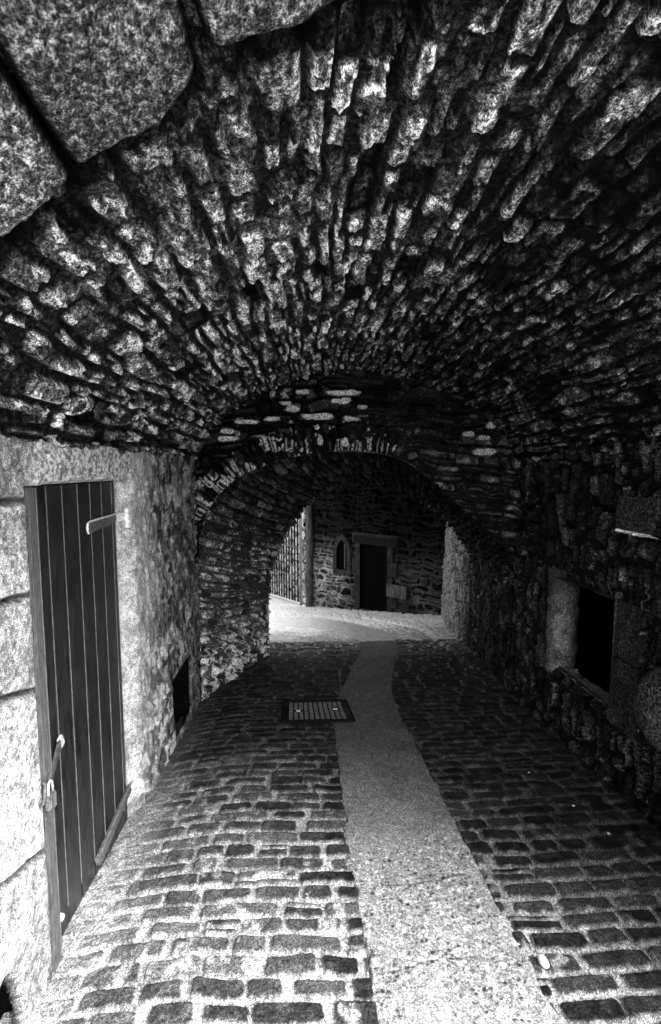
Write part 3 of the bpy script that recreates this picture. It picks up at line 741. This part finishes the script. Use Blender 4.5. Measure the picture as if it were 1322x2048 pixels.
# ------------------------------------------------------------------ far wall of the yard: rubble with lancet window and doorway
fa, fb = np.array((.02, 10.42)), np.array((2.62, 8.02))
fd = (fb - fa) / np.linalg.norm(fb - fa); flx = np.linalg.norm(fb - fa)
fn = np.array((-fd[1], fd[0])); fn = fn if fn[1] < 0 else -fn                    # towards the camera
def fw_pt(u, z, off=0.):
    q = fa + fd * u + fn * off; return np.array((q[0], q[1], z))
def fw_u(px):        # distance along the wall seen at photo column px
    k = (px - 610) / FOC
    return float((k * fa[1] - fa[0]) / (fd[0] - k * fd[1]))
far = empty('yard_wall', (*fa, -3.1), 'far rubble wall in shade closing the view through the inner arch, with doorway and lancet', 'wall')
us = np.arange(-.05, flx + .3, .012); zs = np.arange(-3.35, .35, .012)
U, Z = np.meshgrid(us, zs)
P = np.stack([fa[0] + fd[0] * U, fa[1] + fd[1] * U, Z], -1)
d, r, lu, lv = courses(U, Z, 501, (.06, .17), (.08, .28), .07, 4, .35, .4, .3)
n3 = fbm(P, 12, 4, 502); n4 = fbm(P, 3, 3, 503)
h, s = stone_relief(d, r, lu, lv, P, .06, .010, .03, .03, .02, 504)
s = sstep(.004, .02, d)
tone = (s * (.03 + .13 * r[1] ** 1.5) * (.4 + 1.2 * n3) + (1 - s) * .26 * (.3 + 1.4 * n4)) * (.10 + .90 * sstep(-1.2, -2.2, Z + .9 * (n4 - .5)) * (.35 + .65 * sstep(1.5, .7, U + .5 * (n3 - .5))))  # painted shade: top and right darkened, lower left kept pale as if lit
ud0, ud1 = fw_u(723), fw_u(778); um0, um1 = fw_u(676), fw_u(696)
dzb, dzt = -2.95, -1.50
dd = np.maximum(np.maximum(ud0 - U, U - ud1), Z - dzt)
jam = (dd > 0) & (dd < .13 + .10 * (np.floor((Z + 3) / .3) % 2)) & (U > ud0 - .2)
h = np.where(jam, .04 + .01 * (n3 - .5) - .03 * (np.abs(((Z + 3) % .3) - .15) > .142), h); tone = np.where(jam, .055 * (.5 + n3), tone)
wz0, wz1 = -2.10, -1.44
hw = (um1 - um0) / 2; mu = (um0 + um1) / 2
zsp = wz1 - .30
top = np.maximum(np.hypot(np.abs(U - mu) + hw * 1.6, np.maximum(Z - zsp, 0)) - hw * 2.6, -9)
dl = np.maximum(np.where(Z > zsp, top, np.abs(U - mu) - hw), wz0 - Z)
sur = (dl > 0) & (dl < .11)
h = np.where(sur, .045 + .008 * (n3 - .5), h); tone = np.where(sur, .06 * (.6 + .8 * n3), tone)
keep = (dd > 0) & (dl > 0)
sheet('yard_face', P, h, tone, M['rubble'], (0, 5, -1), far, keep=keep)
def far_box(name, u0, u1, z0, z1, o0, o1, mat, parent=None):
    V = [fw_pt(u, z, o) for z in (z0, z1) for u, o in ((u0, o0), (u1, o0), (u1, o1), (u0, o1))]
    return MB().add(V, [(3, 2, 1, 0), (4, 5, 6, 7), (0, 1, 5, 4), (1, 2, 6, 5), (2, 3, 7, 6), (3, 0, 4, 7)]).build(name, mat, parent or far, .006)
far_box('door', ud0 - .25, ud1 + .05, dzb - .3, dzt + .05, -.09, -.05, M['void'])
far_box('door_lintel', ud0 - .16, ud1 + .20, dzt + .005, dzt + .17, -.10, .055, M['wood'])
far_box('doorstep', ud0 - .05, ud1 + .04, dzb - .4, float(fz(9.4)) + .05, -.2, .03, M['frame'])
far_box('jamb_block', ud1 + .01, ud1 + .46, -2.47, -2.22, -.1, .065, M['pole'])
lan = far_box('lancet_window', um0 - .2, um1 + .05, wz0 - .05, wz1 + .05, -.07, -.035, M['void'])
k = far_box('mullion', mu + .02, mu + .045, wz0, wz1 - .06, -.034, -.015, M['frame'], lan); k.location = (0, 0, 0)
# slab added mostly out of view to keep the far wall's top dark
q0, q1 = fa + fd * .35, fb + fd * .6
MB().prism([tuple(q0 - fn * .1), tuple(q1 - fn * .1), tuple(q1 + fn * 1.9), tuple(q0 + fn * 1.3)], 2, .02, .35).build('shade_slab', M['wood'], far)

# ---- sunlit wall out in the yard, seen through the gate
ya, yb = np.array((.06, 10.62)), np.array((-1.9, 17.2)); yd = (yb - ya) / np.linalg.norm(yb - ya)
us = np.arange(0, 6.9, .02); zs = np.arange(-5.2, .6, .02)
U, Z = np.meshgrid(us, zs); P = np.stack([ya[0] + yd[0] * U, ya[1] + yd[1] * U, Z], -1)
d, r, lu, lv = rubble(U, Z, 601, (.30, .20), .9, .05); h, s = stone_relief(d, r, lu, lv, P, .07, .012, .04, .03, .02, 602)
prop(sheet('garden_wall', P, h, s * (.35 + .35 * r[1]) + (1 - s) * .09, M['rubble'], (-6, 8, -1)), 'bright rubble wall seen between the gate bars', 'wall')

# ---- iron gate and its post
ga, gb = np.array((-.105, 10.62)), np.array((-1.10, 13.75)); gd = (gb - ga) / np.linalg.norm(gb - ga); gl = np.linalg.norm(gb - ga)
gate = empty('iron_gate', (*ga, float(fz(ga[1]))), 'tall black iron bar gate standing open at the left of the bright yard', 'gate')
def gp(u, z): return (ga[0] + gd[0] * u, ga[1] + gd[1] * u, z)
zb0, zb1 = float(fz(ga[1])) + .06, float(fz(gb[1])) + .10
def gz(u): return zb0 + (zb1 - zb0) * u / gl
ztop = -.55
for u in (0, gl): MB().bar(gp(u, gz(u) - .04), gp(u, ztop), .05, .05, (gd[0], gd[1], 0)).build('stile', M['frame'] if u == 0 else M['iron'], gate, .004)
for q in (0, .40, .62, .84, 1.06, 1.30, 1.9, 2.45):
    z0 = zb0 + q
    MB().bar(gp(0, z0), gp(gl, zb1 + q * (ztop - zb1) / (ztop - zb0)), .05 if q == 0 else .028, .03).build('rail', M['steel'] if q in (0,) else M['frame'], gate, .003)
for i in range(1, 13):
    u = gl * i / 13
    MB().tube([gp(u, gz(u)), gp(u, ztop + .05)], .018, 8).build('bar', M['void'], gate, 0, True)
post = MB()
rng = np.random.default_rng(4)
zz = np.linspace(float(fz(10.45)) - .1, -.75, 40)
post.tube([(.085 + .012 * math.sin(z * 3), 10.30 + .01 * math.cos(z * 5), z) for z in zz], [(.085 + .012 * math.sin(z * 7) + rng.uniform(-.005, .005)) for z in zz], 14)
prop(post.build('gate_post', M['pole'], None, 0, True), 'thick round pole with knobbly surface between the iron gate and the far wall', 'post')

# ------------------------------------------------------------------ drain cover in the setts
c4 = [np.array(q) for q in ((-.195, 3.37), (.375, 3.36), (.338, 3.745), (-.198, 3.75))]
def cov(u, v, up=0.):
    q = c4[0] * (1 - u) * (1 - v) + c4[1] * u * (1 - v) + c4[2] * u * v + c4[3] * (1 - u) * v
    return np.array((q[0], q[1], float(fz(q[1])) + .022 + up))
dc = empty('drain_cover', (*((c4[0] + c4[2]) / 2), float(fz(3.56))), 'oblong cast iron drain cover with studs between the setts and the concrete strip', 'drain cover')
def slab(b, u0, u1, v0, v1, z0, z1):
    V = [cov(u, v, z) for z in (z0, z1) for u, v in ((u0, v0), (u1, v0), (u1, v1), (u0, v1))]
    return b.add(V, [(3, 2, 1, 0), (4, 5, 6, 7), (0, 1, 5, 4), (1, 2, 6, 5), (2, 3, 7, 6), (3, 0, 4, 7)])
b = MB(); slab(b, 0, 1, 0, .05, -.06, .008); slab(b, 0, 1, .95, 1, -.06, .008); slab(b, 0, .035, .052, .948, -.06, .008); slab(b, .965, 1, .052, .948, -.06, .008); slab(b, .055, .075, .07, .93, -.06, .004); slab(b, .925, .945, .07, .93, -.06, .004)
b.build('cover_frame', M['castiron'], dc, .002)
lid = slab(MB(), .085, .915, .075, .925, -.05, -.004).build('cover_lid', M['castiron'], dc, .002)
b = MB()
for i in range(11):
    for j in range(9):
        u = .10 + .80 * (i + .5) / 11; v = .09 + .82 * (j + .5) / 9
        if min(abs(u - .24), 9) < .055 and abs(v - .5) < .09 or abs(u - .78) < .055 and abs(v - .55) < .09: continue
        slab(b, u - .026, u + .026, v - (.016 if (i + j) % 2 else .028), v + (.016 if (i + j) % 2 else .028), -.003, .005)
k = b.build('tread_pattern', M['stud'], lid); k.location = (0, 0, 0)
for u, v in ((.24, .5), (.78, .55)):
    b = MB(); slab(b, u - .03, u + .03, v - .03, v + .03, -.003, .004); k = b.build('lifting_key', M['steel'], lid, .002); k.location = (0, 0, 0)

# ---- white pebble on the setts
import bmesh
bm = bmesh.new(); bmesh.ops.create_icosphere(bm, subdivisions=3, radius=1)
for v in bm.verts: v.co.x *= .017; v.co.y *= .023; v.co.z *= .010; v.co.x += .003 * math.sin(v.co.y * 90)
me = bpy.data.meshes.new('pebble'); bm.to_mesh(me); bm.free()
o = link('pebble', me, M['pale']); o.location = (.842, 1.466, float(fz(1.466)) + .020); o.rotation_euler = (0, 0, .4)
prop(o, 'small white oval pebble lying on a dark sett right of the concrete strip', 'pebble')

for (x_, y_), where in (((1.36, 2.62), 'farthest in of the three'), ((1.45, 2.30), 'middle one of the three'), ((1.50, 2.08), 'nearest of the three')):
    k = bpy.data.objects.new('stone_chip', me); col.objects.link(k); k.location = (x_, y_, float(fz(y_)) + .014); k.scale = (.42, .36, .5); k.rotation_euler = (0, 0, x_ * 9)
    prop(k, 'tiny white chip on the dark setts by the rubble wall, ' + where, 'stone chip', 'white chips by the rubble wall')

# ------------------------------------------------------------------ light
EL, AZ = 38., 138.            # sun: behind the camera, to the right
sun_dir = np.array((.52, -.50, .69)); sun_dir /= np.linalg.norm(sun_dir)
w = bpy.data.worlds.new('World'); scene.world = w; w.use_nodes = True
nt = w.node_tree; bg = nt.nodes['Background']
sky = nt.nodes.new('ShaderNodeTexSky'); sky.sky_type = 'NISHITA'; sky.sun_disc = False
sky.sun_elevation = math.asin(sun_dir[2]); sky.sun_rotation = math.atan2(sun_dir[0], sun_dir[1])
sky.air_density = 1; sky.dust_density = 4
bw = nt.nodes.new('ShaderNodeRGBToBW'); nt.links.new(sky.outputs[0], bw.inputs[0]); nt.links.new(bw.outputs[0], bg.inputs['Color'])
bg.inputs['Strength'].default_value = .15
sl = bpy.data.lights.new('sun', 'SUN'); sl.energy = 1.5; sl.angle = R(34); sl.color = (1, .995, .985)
so = bpy.data.objects.new('sun', sl); col.objects.link(so)
from mathutils import Vector
so.rotation_euler = Vector(sun_dir).to_track_quat('Z', 'Y').to_euler()

cam = bpy.data.cameras.new('camera'); co = bpy.data.objects.new('camera', cam); col.objects.link(co)
cam.sensor_fit = 'VERTICAL'; cam.sensor_height = 36; cam.lens = 36 * FOC / 2048
cam.clip_start = .02; cam.clip_end = 2000
co.rotation_euler = (math.pi / 2 - PITCH, 0, -YAW)
scene.camera = co
scene.view_settings.view_transform = 'Standard'; scene.view_settings.look = 'None'
scene.view_settings.exposure = 2.75; scene.view_settings.gamma = 1
scene.cycles.max_bounces = 8; scene.cycles.diffuse_bounces = 5
